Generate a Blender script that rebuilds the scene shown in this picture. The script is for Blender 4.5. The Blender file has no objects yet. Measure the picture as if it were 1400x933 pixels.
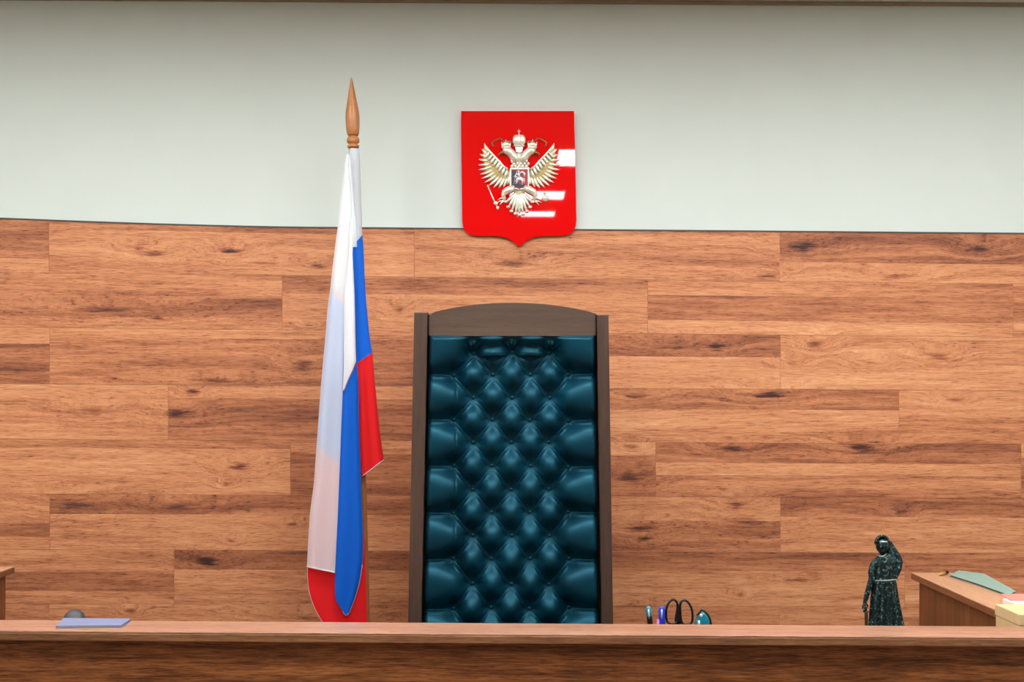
import bpy, bmesh, math, random
import numpy as np
from mathutils import Matrix, Vector

random.seed(7)
rng = np.random.default_rng(7)
scn = bpy.context.scene
COL = scn.collection
PI = math.pi

# ------------------------------------------------------------------ camera
F = 1750.0            # focal length in pixels of the 1400x933 frame
CX, HY = 700.0, 540.0  # principal point, horizon
ZC = 1.40             # camera height
ROLL = 0.0065
cs, sn = math.cos(ROLL), math.sin(ROLL)
cam_d = bpy.data.cameras.new('camera')
cam_d.sensor_fit = 'HORIZONTAL'
cam_d.sensor_width = 36.0
cam_d.lens = 36.0 * F / 1400.0
cam_d.shift_y = (HY - 466.5) / 1400.0
cam_d.clip_start = 0.05
cam = bpy.data.objects.new('camera', cam_d)
COL.objects.link(cam)
M = Matrix(((cs, -sn, 0, 0), (0, 0, -1, 0), (sn, cs, 0, ZC), (0, 0, 0, 1)))
cam.matrix_world = M
scn.camera = cam

# ------------------------------------------------------------------ world, exposure
world = bpy.data.worlds.new('world')
scn.world = world
world.use_nodes = True
world.node_tree.nodes['Background'].inputs[0].default_value = (0.8, 0.9, 1.0, 1)
world.node_tree.nodes['Background'].inputs[1].default_value = 0.05
scn.view_settings.view_transform = 'Standard'
scn.view_settings.look = 'None'
scn.view_settings.gamma = 1.0
scn.view_settings.use_curve_mapping = False
scn.view_settings.exposure = 0.08
LAMP = 21.0           # radiance of the ceiling panels


def W(px, py, d):
    """world point that lies at depth d (metres from the camera along +Y) and shows at pixel px, py"""
    u, v = (px - CX) / F, (HY - py) / F
    return Vector((d * (u * cs - v * sn), d, ZC + d * (u * sn + v * cs)))


WALL = 4.545          # front of the panelling
# ------------------------------------------------------------------ colours, materials


def lin(r, g, b):
    f = lambda c: (c / 255 / 12.92) if c / 255 <= 0.04045 else ((c / 255 + 0.055) / 1.055) ** 2.4
    return (f(r), f(g), f(b), 1.0)


class NT:
    def __init__(s, name):
        s.m = bpy.data.materials.new(name)
        s.m.use_nodes = True
        s.t = s.m.node_tree
        s.b = s.t.nodes['Principled BSDF']
        s.out = s.t.nodes['Material Output']

    def n(s, typ, **kw):
        nd = s.t.nodes.new(typ)
        for k, v in kw.items():
            setattr(nd, k, v)
        return nd

    def link(s, a, b):
        s.t.links.new(a, b)

    def setin(s, sock, v):
        if hasattr(v, 'is_output') or isinstance(v, bpy.types.NodeSocket):
            s.link(v, sock)
        else:
            sock.default_value = v

    def math(s, op, a, b=None, c=None, clamp=False):
        nd = s.n('ShaderNodeMath', operation=op, use_clamp=clamp)
        for i, v in enumerate((a, b, c)):
            if v is not None:
                s.setin(nd.inputs[i], v)
        return nd.outputs[0]

    def vec(s, op, a, b=None, scale=None):
        nd = s.n('ShaderNodeVectorMath', operation=op)
        s.setin(nd.inputs[0], a)
        if b is not None:
            s.setin(nd.inputs[1], b)
        if scale is not None:
            s.setin(nd.inputs['Scale'], scale)
        return nd.outputs['Value'] if op in ('LENGTH', 'DISTANCE', 'DOT_PRODUCT') else nd.outputs[0]

    def noise(s, v, scale=1.0, detail=3.0, rough=0.5):
        nd = s.n('ShaderNodeTexNoise')
        s.link(v, nd.inputs['Vector'])
        nd.inputs['Scale'].default_value = scale
        nd.inputs['Detail'].default_value = detail
        nd.inputs['Roughness'].default_value = rough
        return nd.outputs['Fac']

    def ramp(s, fac, stops):
        nd = s.n('ShaderNodeValToRGB')
        el = nd.color_ramp.elements
        while len(el) < len(stops):
            el.new(0.5)
        for e, (p, c) in zip(el, stops):
            e.position = p
            e.color = c
        s.link(fac, nd.inputs[0])
        return nd.outputs[0]

    def maprange(s, v, a, b, c=0.0, d=1.0, smooth=False):
        nd = s.n('ShaderNodeMapRange')
        nd.interpolation_type = 'SMOOTHSTEP' if smooth else 'LINEAR'
        s.setin(nd.inputs[0], v)
        for i, q in enumerate((a, b, c, d)):
            s.setin(nd.inputs[i + 1], q)
        return nd.outputs[0]

    def bump(s, h, strength=0.2, dist=0.01):
        nd = s.n('ShaderNodeBump')
        nd.inputs['Strength'].default_value = strength
        nd.inputs['Distance'].default_value = dist
        s.link(h, nd.inputs['Height'])
        s.link(nd.outputs[0], s.b.inputs['Normal'])

    def obj(s):
        return s.n('ShaderNodeTexCoord').outputs['Object']


def simple(name, col, rough=0.5, metal=0.0, noise=0.0, nscale=40.0, bump=0.0, spec=0.5, coat=0.0):
    k = NT(name)
    k.b.inputs['Roughness'].default_value = rough
    k.b.inputs['Metallic'].default_value = metal
    k.b.inputs['Specular IOR Level'].default_value = spec
    k.b.inputs['Coat Weight'].default_value = coat
    k.b.inputs['Coat Roughness'].default_value = 0.15
    nz = k.noise(k.obj(), nscale, 4.0, 0.6)
    a = tuple(max(0, c * (1 - noise)) for c in col[:3]) + (1,)
    b = tuple(min(1, c * (1 + noise)) for c in col[:3]) + (1,)
    k.link(k.ramp(nz, [(0.3, a), (0.7, b)]), k.b.inputs['Base Color'])
    if bump:
        k.bump(nz, bump, 0.004)
    return k.m


WOOD_STOPS = [(0.0, lin(66, 38, 34)), (0.2, lin(116, 68, 50)), (0.42, lin(168, 103, 69)),
              (0.62, lin(201, 133, 91)), (0.82, lin(216, 152, 107)), (1.0, lin(228, 171, 126))]


def wood(name, stops, knots=(), axis='x', rough=0.42, attr=False, contrast=1.0, fine=1.0, bias=0.5, spec=0.4):
    """long-grained wood; knots = [(x, z, half width, half height, strength)] in metres on the wall"""
    k = NT(name)
    pos = k.obj()
    tone = None
    if attr:
        at = k.n('ShaderNodeAttribute', attribute_name='print')
        sep = k.n('ShaderNodeSeparateColor')
        k.link(at.outputs['Color'], sep.inputs[0])
        tone, seed = sep.outputs[0], sep.outputs[1]
        comb = k.n('ShaderNodeCombineXYZ')
        k.setin(comb.inputs[0], k.math('MULTIPLY', seed, 37.0))
        k.setin(comb.inputs[1], k.math('MULTIPLY', seed, 91.0))
        gpos = k.vec('ADD', pos, comb.outputs[0])
    else:
        gpos = pos
    kd = kb = None
    if knots:
        wn = k.n('ShaderNodeTexNoise')
        k.link(k.vec('MULTIPLY', pos, (9.0, 9.0, 40.0)), wn.inputs['Vector'])
        wn.inputs['Scale'].default_value = 1.0
        wn.inputs['Detail'].default_value = 3.0
        off = k.vec('MULTIPLY', k.vec('SUBTRACT', wn.outputs['Color'], (0.5, 0.5, 0.5)), (0.06, 0.0, 0.022))
        wpos = k.vec('ADD', pos, off)
        rv = k.noise(k.vec('MULTIPLY', pos, (14.0, 8.0, 120.0)), 1.0, 4.0, 0.65)
        ragged = k.math('MULTIPLY', k.math('SUBTRACT', rv, 0.45), 2.0)
        for (x, z, sx, sz, st) in knots:
            q = k.vec('MULTIPLY', k.vec('SUBTRACT', wpos, (x, 0, z)), (1 / sx, 0.0, 1 / sz))
            L = k.math('ADD', k.vec('LENGTH', q), ragged)
            a = k.maprange(L, 0.0, 1.0, st, 0.0, True)
            b = k.maprange(L, 0.0, 3.2, 1.0, 0.0, True)
            kd = a if kd is None else k.math('MAXIMUM', kd, a)
            kb = b if kb is None else k.math('MAXIMUM', kb, b)
        comb2 = k.n('ShaderNodeCombineXYZ')
        k.setin(comb2.inputs[2], k.math('MULTIPLY', kb, 0.035))
        gpos = k.vec('ADD', gpos, comb2.outputs[0])
    sc = {'x': (1, 8, 18), 'z': (18, 18, 1), 'y': (18, 1, 18)}[axis]
    v = k.vec('MULTIPLY', gpos, sc)
    n0 = k.noise(v, 1.1, 4.0, 0.55)
    n1 = k.noise(v, 4.0, 5.0, 0.62)
    n2 = k.noise(v, 17.0, 3.0, 0.6)
    n3 = k.noise(v, 33.0, 2.0, 0.5)
    t = k.math('MULTIPLY_ADD', k.math('SUBTRACT', n0, 0.5), 0.75 * contrast, bias)
    t = k.math('MULTIPLY_ADD', k.math('SUBTRACT', n1, 0.5), 0.75 * contrast, t)
    t = k.math('MULTIPLY_ADD', k.math('SUBTRACT', n2, 0.5), 0.92 * contrast * fine, t)
    pores = k.maprange(n3, 0.58, 0.68, 0.0, 0.30 * fine)
    t = k.math('SUBTRACT', t, pores)
    if tone is not None:
        t = k.math('MULTIPLY_ADD', k.math('SUBTRACT', tone, 0.5), 0.8, t)
        # darker strips carry stronger streaks
        dk = k.maprange(tone, 0.6, 0.2, 0.0, 1.0)
        t = k.math('SUBTRACT', t, k.math('MULTIPLY', dk, k.maprange(n2, 0.5, 0.62, 0.0, 0.16)))
    if kd is not None:
        ringmask = k.math('MULTIPLY', kb, k.math('SUBTRACT', 1.0, kb))
        ring = k.math('SINE', k.math('MULTIPLY_ADD', kb, 34.0, k.math('MULTIPLY', n1, 26.0)))
        t = k.math('ADD', t, k.math('MULTIPLY', k.math('MULTIPLY', ring, ringmask), 0.22))
        t = k.math('SUBTRACT', t, k.math('MULTIPLY', kd, k.maprange(n2, 0.3, 0.65, 0.45, 1.15)))
    k.link(k.ramp(t, stops), k.b.inputs['Base Color'])
    k.b.inputs['Roughness'].default_value = rough
    k.b.inputs['Specular IOR Level'].default_value = spec
    k.bump(t, 0.08, 0.002)
    return k.m


def fabric(name, col, see=0.0):
    k = NT(name)
    n = k.noise(k.vec('MULTIPLY', k.obj(), (700, 700, 700)), 1.0, 2.0, 0.5)
    a = tuple(c * 0.93 for c in col[:3]) + (1,)
    k.link(k.ramp(n, [(0.3, a), (0.7, col)]), k.b.inputs['Base Color'])
    k.b.inputs['Roughness'].default_value = 0.6
    k.b.inputs['Specular IOR Level'].default_value = 0.25
    k.b.inputs['Sheen Weight'].default_value = 0.1
    tl = k.n('ShaderNodeBsdfTranslucent')
    tl.inputs[0].default_value = col
    mx = k.n('ShaderNodeMixShader')
    mx.inputs[0].default_value = 0.2
    k.link(k.b.outputs[0], mx.inputs[1])
    k.link(tl.outputs[0], mx.inputs[2])
    last = mx.outputs[0]
    if see:
        tp = k.n('ShaderNodeBsdfTransparent')
        mx2 = k.n('ShaderNodeMixShader')
        mx2.inputs[0].default_value = see
        k.link(last, mx2.inputs[1])
        k.link(tp.outputs[0], mx2.inputs[2])
        last = mx2.outputs[0]
    k.link(last, k.out.inputs[0])
    return k.m


# ------------------------------------------------------------------ mesh and object helpers
def wloc(o):
    v = Vector((0, 0, 0))
    while o is not None:
        v += o.location
        o = o.parent
    return v


def obj(name, bm, mat, parent=None, smooth=False, angle=None):
    bmesh.ops.recalc_face_normals(bm, faces=bm.faces[:])
    return obj_raw(name, bm, mat, parent, smooth, angle)


def obj_raw(name, bm, mat, parent=None, smooth=False, angle=None):
    me = bpy.data.meshes.new(name)
    bm.to_mesh(me)
    bm.free()
    mats = mat if isinstance(mat, (list, tuple)) else [mat]
    for m in mats:
        me.materials.append(m)
    if smooth:
        me.polygons.foreach_set('use_smooth', [True] * len(me.polygons))
    o = bpy.data.objects.new(name, me)
    COL.objects.link(o)
    if parent is not None:
        o.parent = parent
        me.transform(Matrix.Translation(-wloc(parent)))
    if angle:
        md = o.modifiers.new('edges', 'EDGE_SPLIT')
        md.split_angle = math.radians(angle)
    return o


def thing(name, label, cat, loc=(0, 0, 0), group=None):
    o = bpy.data.objects.new(name, None)
    o.empty_display_size = 0.05
    COL.objects.link(o)
    o.location = loc
    return tag(o, label, cat, group)


def tag(o, label, cat, group=None):
    o['label'] = label
    o['category'] = cat
    if group:
        o['group'] = group
    return o


def struct(o):
    o['kind'] = 'structure'
    return o


def box(bm, x0, x1, y0, y1, z0, z1, bev=0.0, seg=2):
    r = bmesh.ops.create_cube(bm, size=1.0)
    vs = r['verts']
    for v in vs:
        v.co = Vector((x0 + (v.co.x + .5) * (x1 - x0), y0 + (v.co.y + .5) * (y1 - y0), z0 + (v.co.z + .5) * (z1 - z0)))
    if bev:
        es = list({e for v in vs for e in v.link_edges})
        bmesh.ops.bevel(bm, geom=es, offset=bev, segments=seg, profile=0.5, affect='EDGES')
    return bm


def prism(bm, pts, off, bev=0.0, seg=2):
    """closed polygon (list of Vector) pushed by the vector off"""
    off = Vector(off)
    a = [bm.verts.new(p) for p in pts]
    b = [bm.verts.new(p + off) for p in pts]
    f1 = bm.faces.new(a)
    f2 = bm.faces.new(list(reversed(b)))
    n = len(pts)
    for i in range(n):
        bm.faces.new((a[(i + 1) % n], a[i], b[i], b[(i + 1) % n]))
    if bev:
        bmesh.ops.bevel(bm, geom=list(f2.edges), offset=bev, segments=seg, profile=0.6, affect='EDGES')
    return bm


def tube(bm, pts, rad, n=10, caps=True, flat=1.0):
    pts = [Vector(p) for p in pts]
    if not hasattr(rad, '__len__'):
        rad = [rad] * len(pts)
    rings = []
    prev = None
    for i, p in enumerate(pts):
        t = (pts[min(i + 1, len(pts) - 1)] - pts[max(i - 1, 0)]).normalized()
        if prev is None:
            ref = Vector((0, 1, 0)) if abs(t.y) < 0.9 else Vector((1, 0, 0))
            u = t.cross(ref).normalized()
        else:
            u = (prev - t * prev.dot(t)).normalized()
        prev = u
        w = t.cross(u)
        rings.append([bm.verts.new(p + (u * math.cos(2 * PI * k / n) + w * math.sin(2 * PI * k / n) * flat) * rad[i]) for k in range(n)])
    for a, b in zip(rings, rings[1:]):
        for k in range(n):
            bm.faces.new((a[k], a[(k + 1) % n], b[(k + 1) % n], b[k]))
    if caps:
        bm.faces.new(list(reversed(rings[0])))
        bm.faces.new(rings[-1])
    return bm


def ellipsoid(bm, c, r, u=12, v=8):
    res = bmesh.ops.create_uvsphere(bm, u_segments=u, v_segments=v, radius=1.0)
    for q in res['verts']:
        q.co = Vector((c[0] + q.co.x * r[0], c[1] + q.co.y * r[1], c[2] + q.co.z * r[2]))
    return bm


def leaf(bm, p0, p1, w, h, bend=0.0, n=7, back=0.0, tip=0.75):
    """domed feather-like blade lying on a plane facing -Y from p0 to p1"""
    p0, p1 = Vector(p0), Vector(p1)
    ax = p1 - p0
    L = ax.length
    ax.normalize()
    side = ax.cross(Vector((0, 1, 0))).normalized()
    rows = []
    for i in range(n):
        t = i / (n - 1)
        ww = w * (math.sin(PI * min(1, (t * 0.86 + 0.12))) ** tip)
        if i == n - 1:
            ww = w * 0.12
        c = p0 + ax * (L * t) + side * (bend * math.sin(PI * t))
        hh = h * (math.sin(PI * (0.15 + 0.8 * t)) ** 0.5)
        rows.append([bm.verts.new(c - side * ww + Vector((0, back, 0))),
                     bm.verts.new(c - side * ww * 0.6 + Vector((0, -hh * 0.75, 0))),
                     bm.verts.new(c + Vector((0, -hh, 0))),
                     bm.verts.new(c + side * ww * 0.6 + Vector((0, -hh * 0.75, 0))),
                     bm.verts.new(c + side * ww + Vector((0, back, 0)))])
    for a, b in zip(rows, rows[1:]):
        for k in range(4):
            bm.faces.new((a[k], a[k + 1], b[k + 1], b[k]))
        bm.faces.new((a[4], a[0], b[0], b[4]))
    bm.faces.new(rows[0])
    bm.faces.new(list(reversed(rows[-1])))
    return bm


# ------------------------------------------------------------------ materials
def knot(px, py, wx, wy, s):
    p = W(px, py, WALL)
    return (p.x, p.z, wx * WALL / F, wy * WALL / F, s)


KNOTS = [knot(*q) for q in (
    (190, 340, 20, 6, .45), (208, 347, 26, 7, .4), (312, 343, 24, 8, .62), (435, 363, 18, 6, .5), (360, 360, 40, 3, .35),
    (217, 436, 16, 4, .5), (140, 425, 70, 9, .3), (422, 446, 10, 3, .5), (415, 500, 22, 14, .5), (300, 521, 60, 5, .4),
    (263, 536, 13, 7, .6), (242, 566, 30, 12, .5), (125, 561, 34, 9, .4), (330, 638, 26, 8, .6), (310, 662, 12, 4, .4),
    (100, 690, 45, 12, .35), (245, 693, 40, 8, .35), (400, 717, 14, 4, .6), (316, 739, 10, 4, .5), (285, 768, 26, 10, .7),
    (178, 836, 12, 6, .45), (430, 845, 60, 8, .35),
    (1095, 338, 30, 10, .7), (1340, 340, 22, 8, .45), (1228, 378, 34, 7, .5), (1080, 368, 12, 4, .4), (1050, 378, 24, 4, .5),
    (925, 473, 40, 9, .25), (982, 473, 18, 9, .6), (1117, 471, 17, 9, .5), (1086, 496, 16, 6, .35), (1190, 495, 18, 6, .5),
    (1281, 487, 24, 8, .55), (1052, 539, 34, 9, .7), (870, 541, 26, 5, .4), (1307, 547, 18, 7, .35),
    (863, 611, 14, 6, .5), (1000, 614, 26, 6, .5), (1180, 613, 34, 9, .6), (862, 655, 30, 10, .35),
    (1010, 692, 24, 11, .6), (1020, 712, 40, 14, .3), (876, 722, 30, 9, .6), (880, 737, 16, 6, .5), (1230, 702, 14, 6, .35),
    (1090, 794, 26, 3, .5), (1010, 814, 10, 4, .5), (865, 828, 30, 4, .4), (700, 360, 30, 8, .4), (545, 425, 16, 8, .4))]

m_plank = wood('laminate_plank_print', WOOD_STOPS, KNOTS, 'x', rough=0.5, attr=True, spec=0.3, bias=0.58, contrast=0.95)
BENCH_STOPS = [(0.0, lin(54, 28, 14)), (0.3, lin(94, 52, 25)), (0.5, lin(128, 76, 39)), (0.75, lin(158, 99, 56)), (1.0, lin(188, 126, 78))]
m_bench = wood('brown_bench_laminate', BENCH_STOPS, (), 'x', rough=0.38, contrast=1.25, bias=.5)
LEDGE_STOPS = [(0.0, lin(112, 78, 58)), (0.3, lin(150, 106, 84)), (0.55, lin(176, 130, 105)), (0.8, lin(196, 152, 128)), (1.0, lin(214, 172, 146))]
m_ledge = wood('ledge_top_laminate', LEDGE_STOPS, (), 'x', rough=0.33, contrast=0.8)
m_edge = wood('ledge_edge_band', [(0.0, lin(74, 46, 28)), (0.4, lin(118, 78, 50)), (0.7, lin(146, 102, 68)), (1.0, lin(178, 132, 92))], (), 'x', rough=0.4)
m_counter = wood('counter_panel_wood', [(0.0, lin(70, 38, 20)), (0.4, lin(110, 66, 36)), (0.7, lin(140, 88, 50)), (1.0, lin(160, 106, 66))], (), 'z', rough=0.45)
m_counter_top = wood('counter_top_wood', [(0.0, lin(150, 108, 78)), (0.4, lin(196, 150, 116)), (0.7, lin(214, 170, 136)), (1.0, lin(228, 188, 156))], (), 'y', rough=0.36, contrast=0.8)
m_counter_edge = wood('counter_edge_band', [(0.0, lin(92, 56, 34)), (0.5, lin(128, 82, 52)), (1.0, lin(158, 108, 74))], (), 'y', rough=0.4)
m_frame = wood('chair_dark_wood', [(0.0, lin(44, 30, 24)), (0.4, lin(66, 48, 40)), (0.7, lin(84, 64, 54)), (1.0, lin(100, 80, 68))], (), 'z', rough=0.35, contrast=0.7, fine=0.5)
m_pole = wood('flagpole_wood', [(0.0, lin(130, 82, 46)), (0.5, lin(172, 112, 66)), (1.0, lin(204, 148, 98))], (), 'z', rough=0.35, contrast=0.6)
m_plaster = simple('white_plaster', lin(212, 220, 213), 0.9, noise=0.012, nscale=6.0, spec=0.15)
m_ceil = simple('ceiling_paint', lin(214, 214, 206), 0.9, noise=0.02, nscale=9.0, spec=0.1)
m_floor = wood('floor_laminate', [(0.0, lin(90, 60, 40)), (0.5, lin(128, 90, 62)), (1.0, lin(156, 114, 82))], (), 'x', rough=0.4)
m_cornice = wood('cornice_brown', [(0.0, lin(120, 102, 80)), (1.0, lin(158, 140, 114))], (), 'x', rough=0.6)
m_shadow_line = simple('shadow_line_dark', lin(74, 66, 60), 0.5, noise=0.1)
m_red = simple('red_acrylic', lin(226, 2, 6), 0.02, noise=0.0, spec=0.6)
m_gold = simple('pale_gold_metal', lin(246, 242, 222), 0.28, metal=0.5, noise=0.12, nscale=60)
m_gold_dark = simple('old_gold_metal', lin(150, 130, 82), 0.35, metal=0.6, noise=0.2, nscale=60)
m_silver = simple('silver_metal', lin(225, 232, 238), 0.3, metal=0.3)
m_navy = simple('navy_enamel', lin(24, 30, 48), 0.3)
m_crimson = simple('crimson_enamel', lin(168, 16, 26), 0.3)
m_white = fabric('white_flag_cloth', lin(244, 251, 254), 0.36)
m_blue = fabric('blue_flag_cloth', lin(0, 100, 216))
m_redcloth = fabric('red_flag_cloth', lin(236, 24, 30))
m_hem = fabric('hem_thread', lin(222, 216, 222))
m_black = simple('black_plastic', lin(22, 22, 24), 0.3, noise=0.1)
m_steel = simple('scissor_steel', lin(170, 174, 178), 0.25, metal=1.0)
m_brass = simple('brass_tacks', lin(150, 120, 70), 0.35, metal=0.8)
m_teal = simple('teal_plastic', lin(28, 128, 148), 0.25, noise=0.15, coat=0.4)
m_tealsheet = simple('teal_card', lin(140, 170, 158), 0.6, noise=0.05)
m_bluepen = simple('blue_plastic', lin(34, 58, 190), 0.3, noise=0.1)
m_pink = simple('pink_plastic', lin(232, 120, 190), 0.35)
m_pinksheet = simple('pink_card', lin(226, 140, 128), 0.6, noise=0.04)
m_paper = simple('white_paper', lin(232, 226, 214), 0.7, noise=0.03)
m_cream = simple('cream_card', lin(222, 192, 142), 0.7, noise=0.05)
m_bluesheet = simple('pale_blue_card', lin(118, 128, 160), 0.5, noise=0.05)
m_grey = simple('dark_grey_plastic', lin(64, 60, 66), 0.45, noise=0.1)
m_yellow = simple('yellow_plastic', lin(198, 160, 84), 0.4, noise=0.05)

# leather
k = NT('teal_black_leather')
k.b.inputs['Roughness'].default_value = 0.43
k.b.inputs['Specular IOR Level'].default_value = 0.6
k.b.inputs['Specular Tint'].default_value = (0.2, 0.75, 1.0, 1)
nn = k.noise(k.obj(), 9.0, 3.0, 0.5)
k.link(k.ramp(nn, [(0.3, lin(2, 32, 45)), (0.7, lin(3, 47, 63))]), k.b.inputs['Base Color'])
vo = k.n('ShaderNodeTexVoronoi')
k.link(k.obj(), vo.inputs['Vector'])
vo.inputs['Scale'].default_value = 420.0
k.bump(vo.outputs['Distance'], 0.12, 0.001)
m_leather = k.m

# patinated bronze; the palest specks in the colour stand in for highlights
k = NT('dark_green_bronze')
k.b.inputs['Metallic'].default_value = 0.75
nn = k.noise(k.obj(), 150.0, 5.0, 0.7)
k.link(k.ramp(nn, [(0.35, lin(16, 26, 24)), (0.56, lin(34, 60, 62)), (0.66, lin(150, 176, 174))]), k.b.inputs['Base Color'])
k.link(k.ramp(nn, [(0.35, (0.3, 0.3, 0.3, 1)), (0.7, (0.5, 0.5, 0.5, 1))]), k.b.inputs['Roughness'])
k.bump(nn, 0.5, 0.004)
m_bronze = k.m

# lamp diffuser
k = NT('lamp_diffuser')
k.b.inputs['Base Color'].default_value = (0.9, 0.9, 0.9, 1)
k.b.inputs['Emission Color'].default_value = (0.96, 0.985, 1.0, 1)
k.b.inputs['Emission Strength'].default_value = LAMP
m_lamp = k.m
m_lampframe = simple('lamp_white_metal', lin(220, 220, 216), 0.5)

# ------------------------------------------------------------------ room
PL = WALL + 0.012     # plaster plane behind the planks
XR, YB, ZT = 3.3, -3.6, 2.806


def slab(name, x0, x1, y0, y1, z0, z1, mat):
    bm = bmesh.new()
    box(bm, x0, x1, y0, y1, z0, z1)
    return struct(obj(name, bm, mat))


wall_back = slab('wall_back', -XR - .1, XR + .1, PL, PL + .12, 0, ZT, m_plaster)
slab('wall_left', -XR - .1, -XR, YB, PL, 0, ZT, m_plaster)
slab('wall_right', XR, XR + .1, YB, PL, 0, ZT, m_plaster)
slab('wall_front', -XR - .1, XR + .1, YB - .1, YB, 0, ZT, m_plaster)
slab('floor', -XR - .1, XR + .1, YB - .1, PL + .12, -0.1, 0, m_floor)
slab('ceiling', -XR - .1, XR + .1, YB - .1, PL + .12, ZT, ZT + .1, m_ceil)

# brown cornice along the top of the back wall
bm = bmesh.new()
box(bm, -XR, XR, PL - .012, PL, ZT - 0.014, ZT, 0.003)
struct(obj('trim_2', bm, m_cornice))

# ---- panelling: planks are laid in rows; (row line at x=700, slope)
ROWS = [(314.0, .0085), (380.5, .0115), (454.5, .0095), (530.0, .0068), (604.0, .0050), (678.5, .0045), (754.0, .0040),
        (828.0, .0040), (902.0, .0040), (976.0, .004), (1050.0, .004), (1076.0, .004)]


def rowy(i, x):
    y, s = ROWS[i]
    r = y + s * (x - 700)
    if i == 0:      # the top edge climbs a little towards the left corner
        r -= 9.0 * max(0.0, min(1.0, (420 - x) / 420)) ** 1.6
    return r


JOINT0 = [67, 386, 68, 230, 397, 68, 238, 67, 300, 150, 400]
PITCH = 499.5
# printed strips: (row, plank index): [(y from, tone left, tone right), ...]; 0.5 is the mean tone
T = {
    (0, -1): [(0, .40, .40), (353, .52, .56)],
    (0, 0): [(0, .44, .40), (318, .64, .56)],
    (0, 1): [(0, .42, .52), (320, .48, .60), (343, .56, .46), (362, .62, .62)],
    (0, 2): [(0, .32, .36), (361, .58, .52)],
    (1, -1): [(0, .52, .46), (404, .40, .30), (433, .56, .52)],
    (1, 0): [(0, .44, .42), (404, .60, .60), (436, .62, .58)],
    (1, 1): [(0, .58, .52), (406, .42, .42), (440, .66, .64)],
    (1, 2): [(0, .5, .5), (440, .60, .60)],
    (2, -1): [(0, .62, .60), (470, .32, .30)],
    (2, 0): [(0, .64, .60), (463, .56, .34), (505, .46, .32)],
    (2, 1): [(0, .34, .30), (487, .60, .68)],
    (2, 2): [(0, .60, .62), (510, .66, .66)],
    (3, -1): [(0, .66, .62), (545, .60, .56)],
    (3, 0): [(0, .54, .56), (546, .30, .36)],
    (3, 1): [(0, .48, .32), (560, .66, .62)],
    (3, 2): [(0, .60, .60), (561, .52, .56)],
    (4, -1): [(0, .44, .46), (613, .66, .62), (650, .56, .58)],
    (4, 0): [(0, .52, .56), (622, .34, .34)],
    (4, 1): [(0, .36, .34), (634, .66, .60), (651, .40, .46)],
    (4, 2): [(0, .60, .60), (627, .34, .34)],
    (5, -1): [(0, .52, .52), (715, .34, .34), (734, .52, .52)],
    (5, 0): [(0, .30, .36), (704, .62, .60)],
    (5, 1): [(0, .54, .50), (712, .40, .36)],
    (5, 2): [(0, .36, .40), (708, .64, .62)],
    (6, -1): [(0, .54, .50), (782, .34, .32), (808, .50, .50)],
    (6, 0): [(0, .28, .30), (780, .64, .60), (814, .48, .50)],
    (6, 1): [(0, .34, .36), (781, .62, .62)],
    (6, 2): [(0, .40, .46), (790, .60, .60)],
    (7, 0): [(0, .62, .54)], (7, 1): [(0, .46, .46), (846, .56, .56)], (7, 2): [(0, .60, .58)],
}
GAP = 0.0002
first = True
for r in range(len(ROWS) - 1):
    for kx in range(-2, 4):
        xa = JOINT0[r] + PITCH * kx
        xb = xa + PITCH
        xa, xb = max(xa, -560), min(xb, 1960)
        if xb - xa < 20:
            continue
        strips = T.get((r, kx))
        if strips is None:
            strips = [(0, random.uniform(.4, .6), random.uniform(.4, .6)), (rowy(r, 700) + 30, random.uniform(.36, .66), random.uniform(.36, .66))]
        xm = min(max((xa + xb) / 2, 0), 1400)
        yt, yb = rowy(r, xm), rowy(r + 1, xm)
        fr = [0.0] + [min(.95, max(.04, (s[0] - yt) / (yb - yt))) for s in strips[1:]] + [1.0]
        bm = bmesh.new()
        lay = bm.loops.layers.float_color.new('print')
        xs = [xa, (xa + xb) / 2, xb]
        if r == 0:
            xs = list(np.linspace(xa, xb, 9))
        nx = len(xs)

        def P(x, f, d, inset):
            ya, yc = rowy(r, x), rowy(r + 1, x)
            p = W(x, ya + f * (yc - ya), d)
            if f == 0.0:
                p.z -= inset
            if f == 1.0:
                p.z += inset
            if x == xs[0]:
                p.x += inset
            if x == xs[-1]:
                p.x -= inset
            return p
        grid = []
        for f in fr:
            grid.append([bm.verts.new(P(x, f, WALL, GAP + .0004)) for x in xs])
        for j in range(len(fr) - 1):
            seed = random.random()
            tl, tr = strips[j][1], strips[j][2]
            for i in range(nx - 1):
                fa = bm.faces.new((grid[j][i], grid[j + 1][i], grid[j + 1][i + 1], grid[j][i + 1]))
                ta = tl + (tr - tl) * i / (nx - 1)
                tb = tl + (tr - tl) * (i + 1) / (nx - 1)
                for lp, tv in zip(fa.loops, (ta, ta, tb, tb)):
                    lp[lay] = (tv, seed, 0, 1)
        # chamfer, sides
        loop0 = grid[0][:] + [g[-1] for g in grid[1:]] + list(reversed(grid[-1][:-1])) + [g[0] for g in reversed(grid[1:-1])]
        mid, bot = [], []
        cen = sum((v.co for v in loop0), Vector()) / len(loop0)
        for v in loop0:
            p = v.co.copy()
            e = 0.0004
            if v in grid[0]:
                p.z += e
            if v in grid[-1]:
                p.z -= e
            if any(v is g[0] for g in grid):
                p.x -= e
            if any(v is g[-1] for g in grid):
                p.x += e
            mid.append(bm.verts.new((p.x, WALL + 0.0004, p.z)))
            bot.append(bm.verts.new((p.x, PL - 0.0002, p.z)))
        n = len(loop0)
        for a, b in ((loop0, mid), (mid, bot)):
            for i in range(n):
                fa = bm.faces.new((a[i], a[(i + 1) % n], b[(i + 1) % n], b[i]))
                for lp in fa.loops:
                    lp[lay] = (.45, .3, 0, 1)
        obj('plank', bm, m_plank, wall_back)

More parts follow.
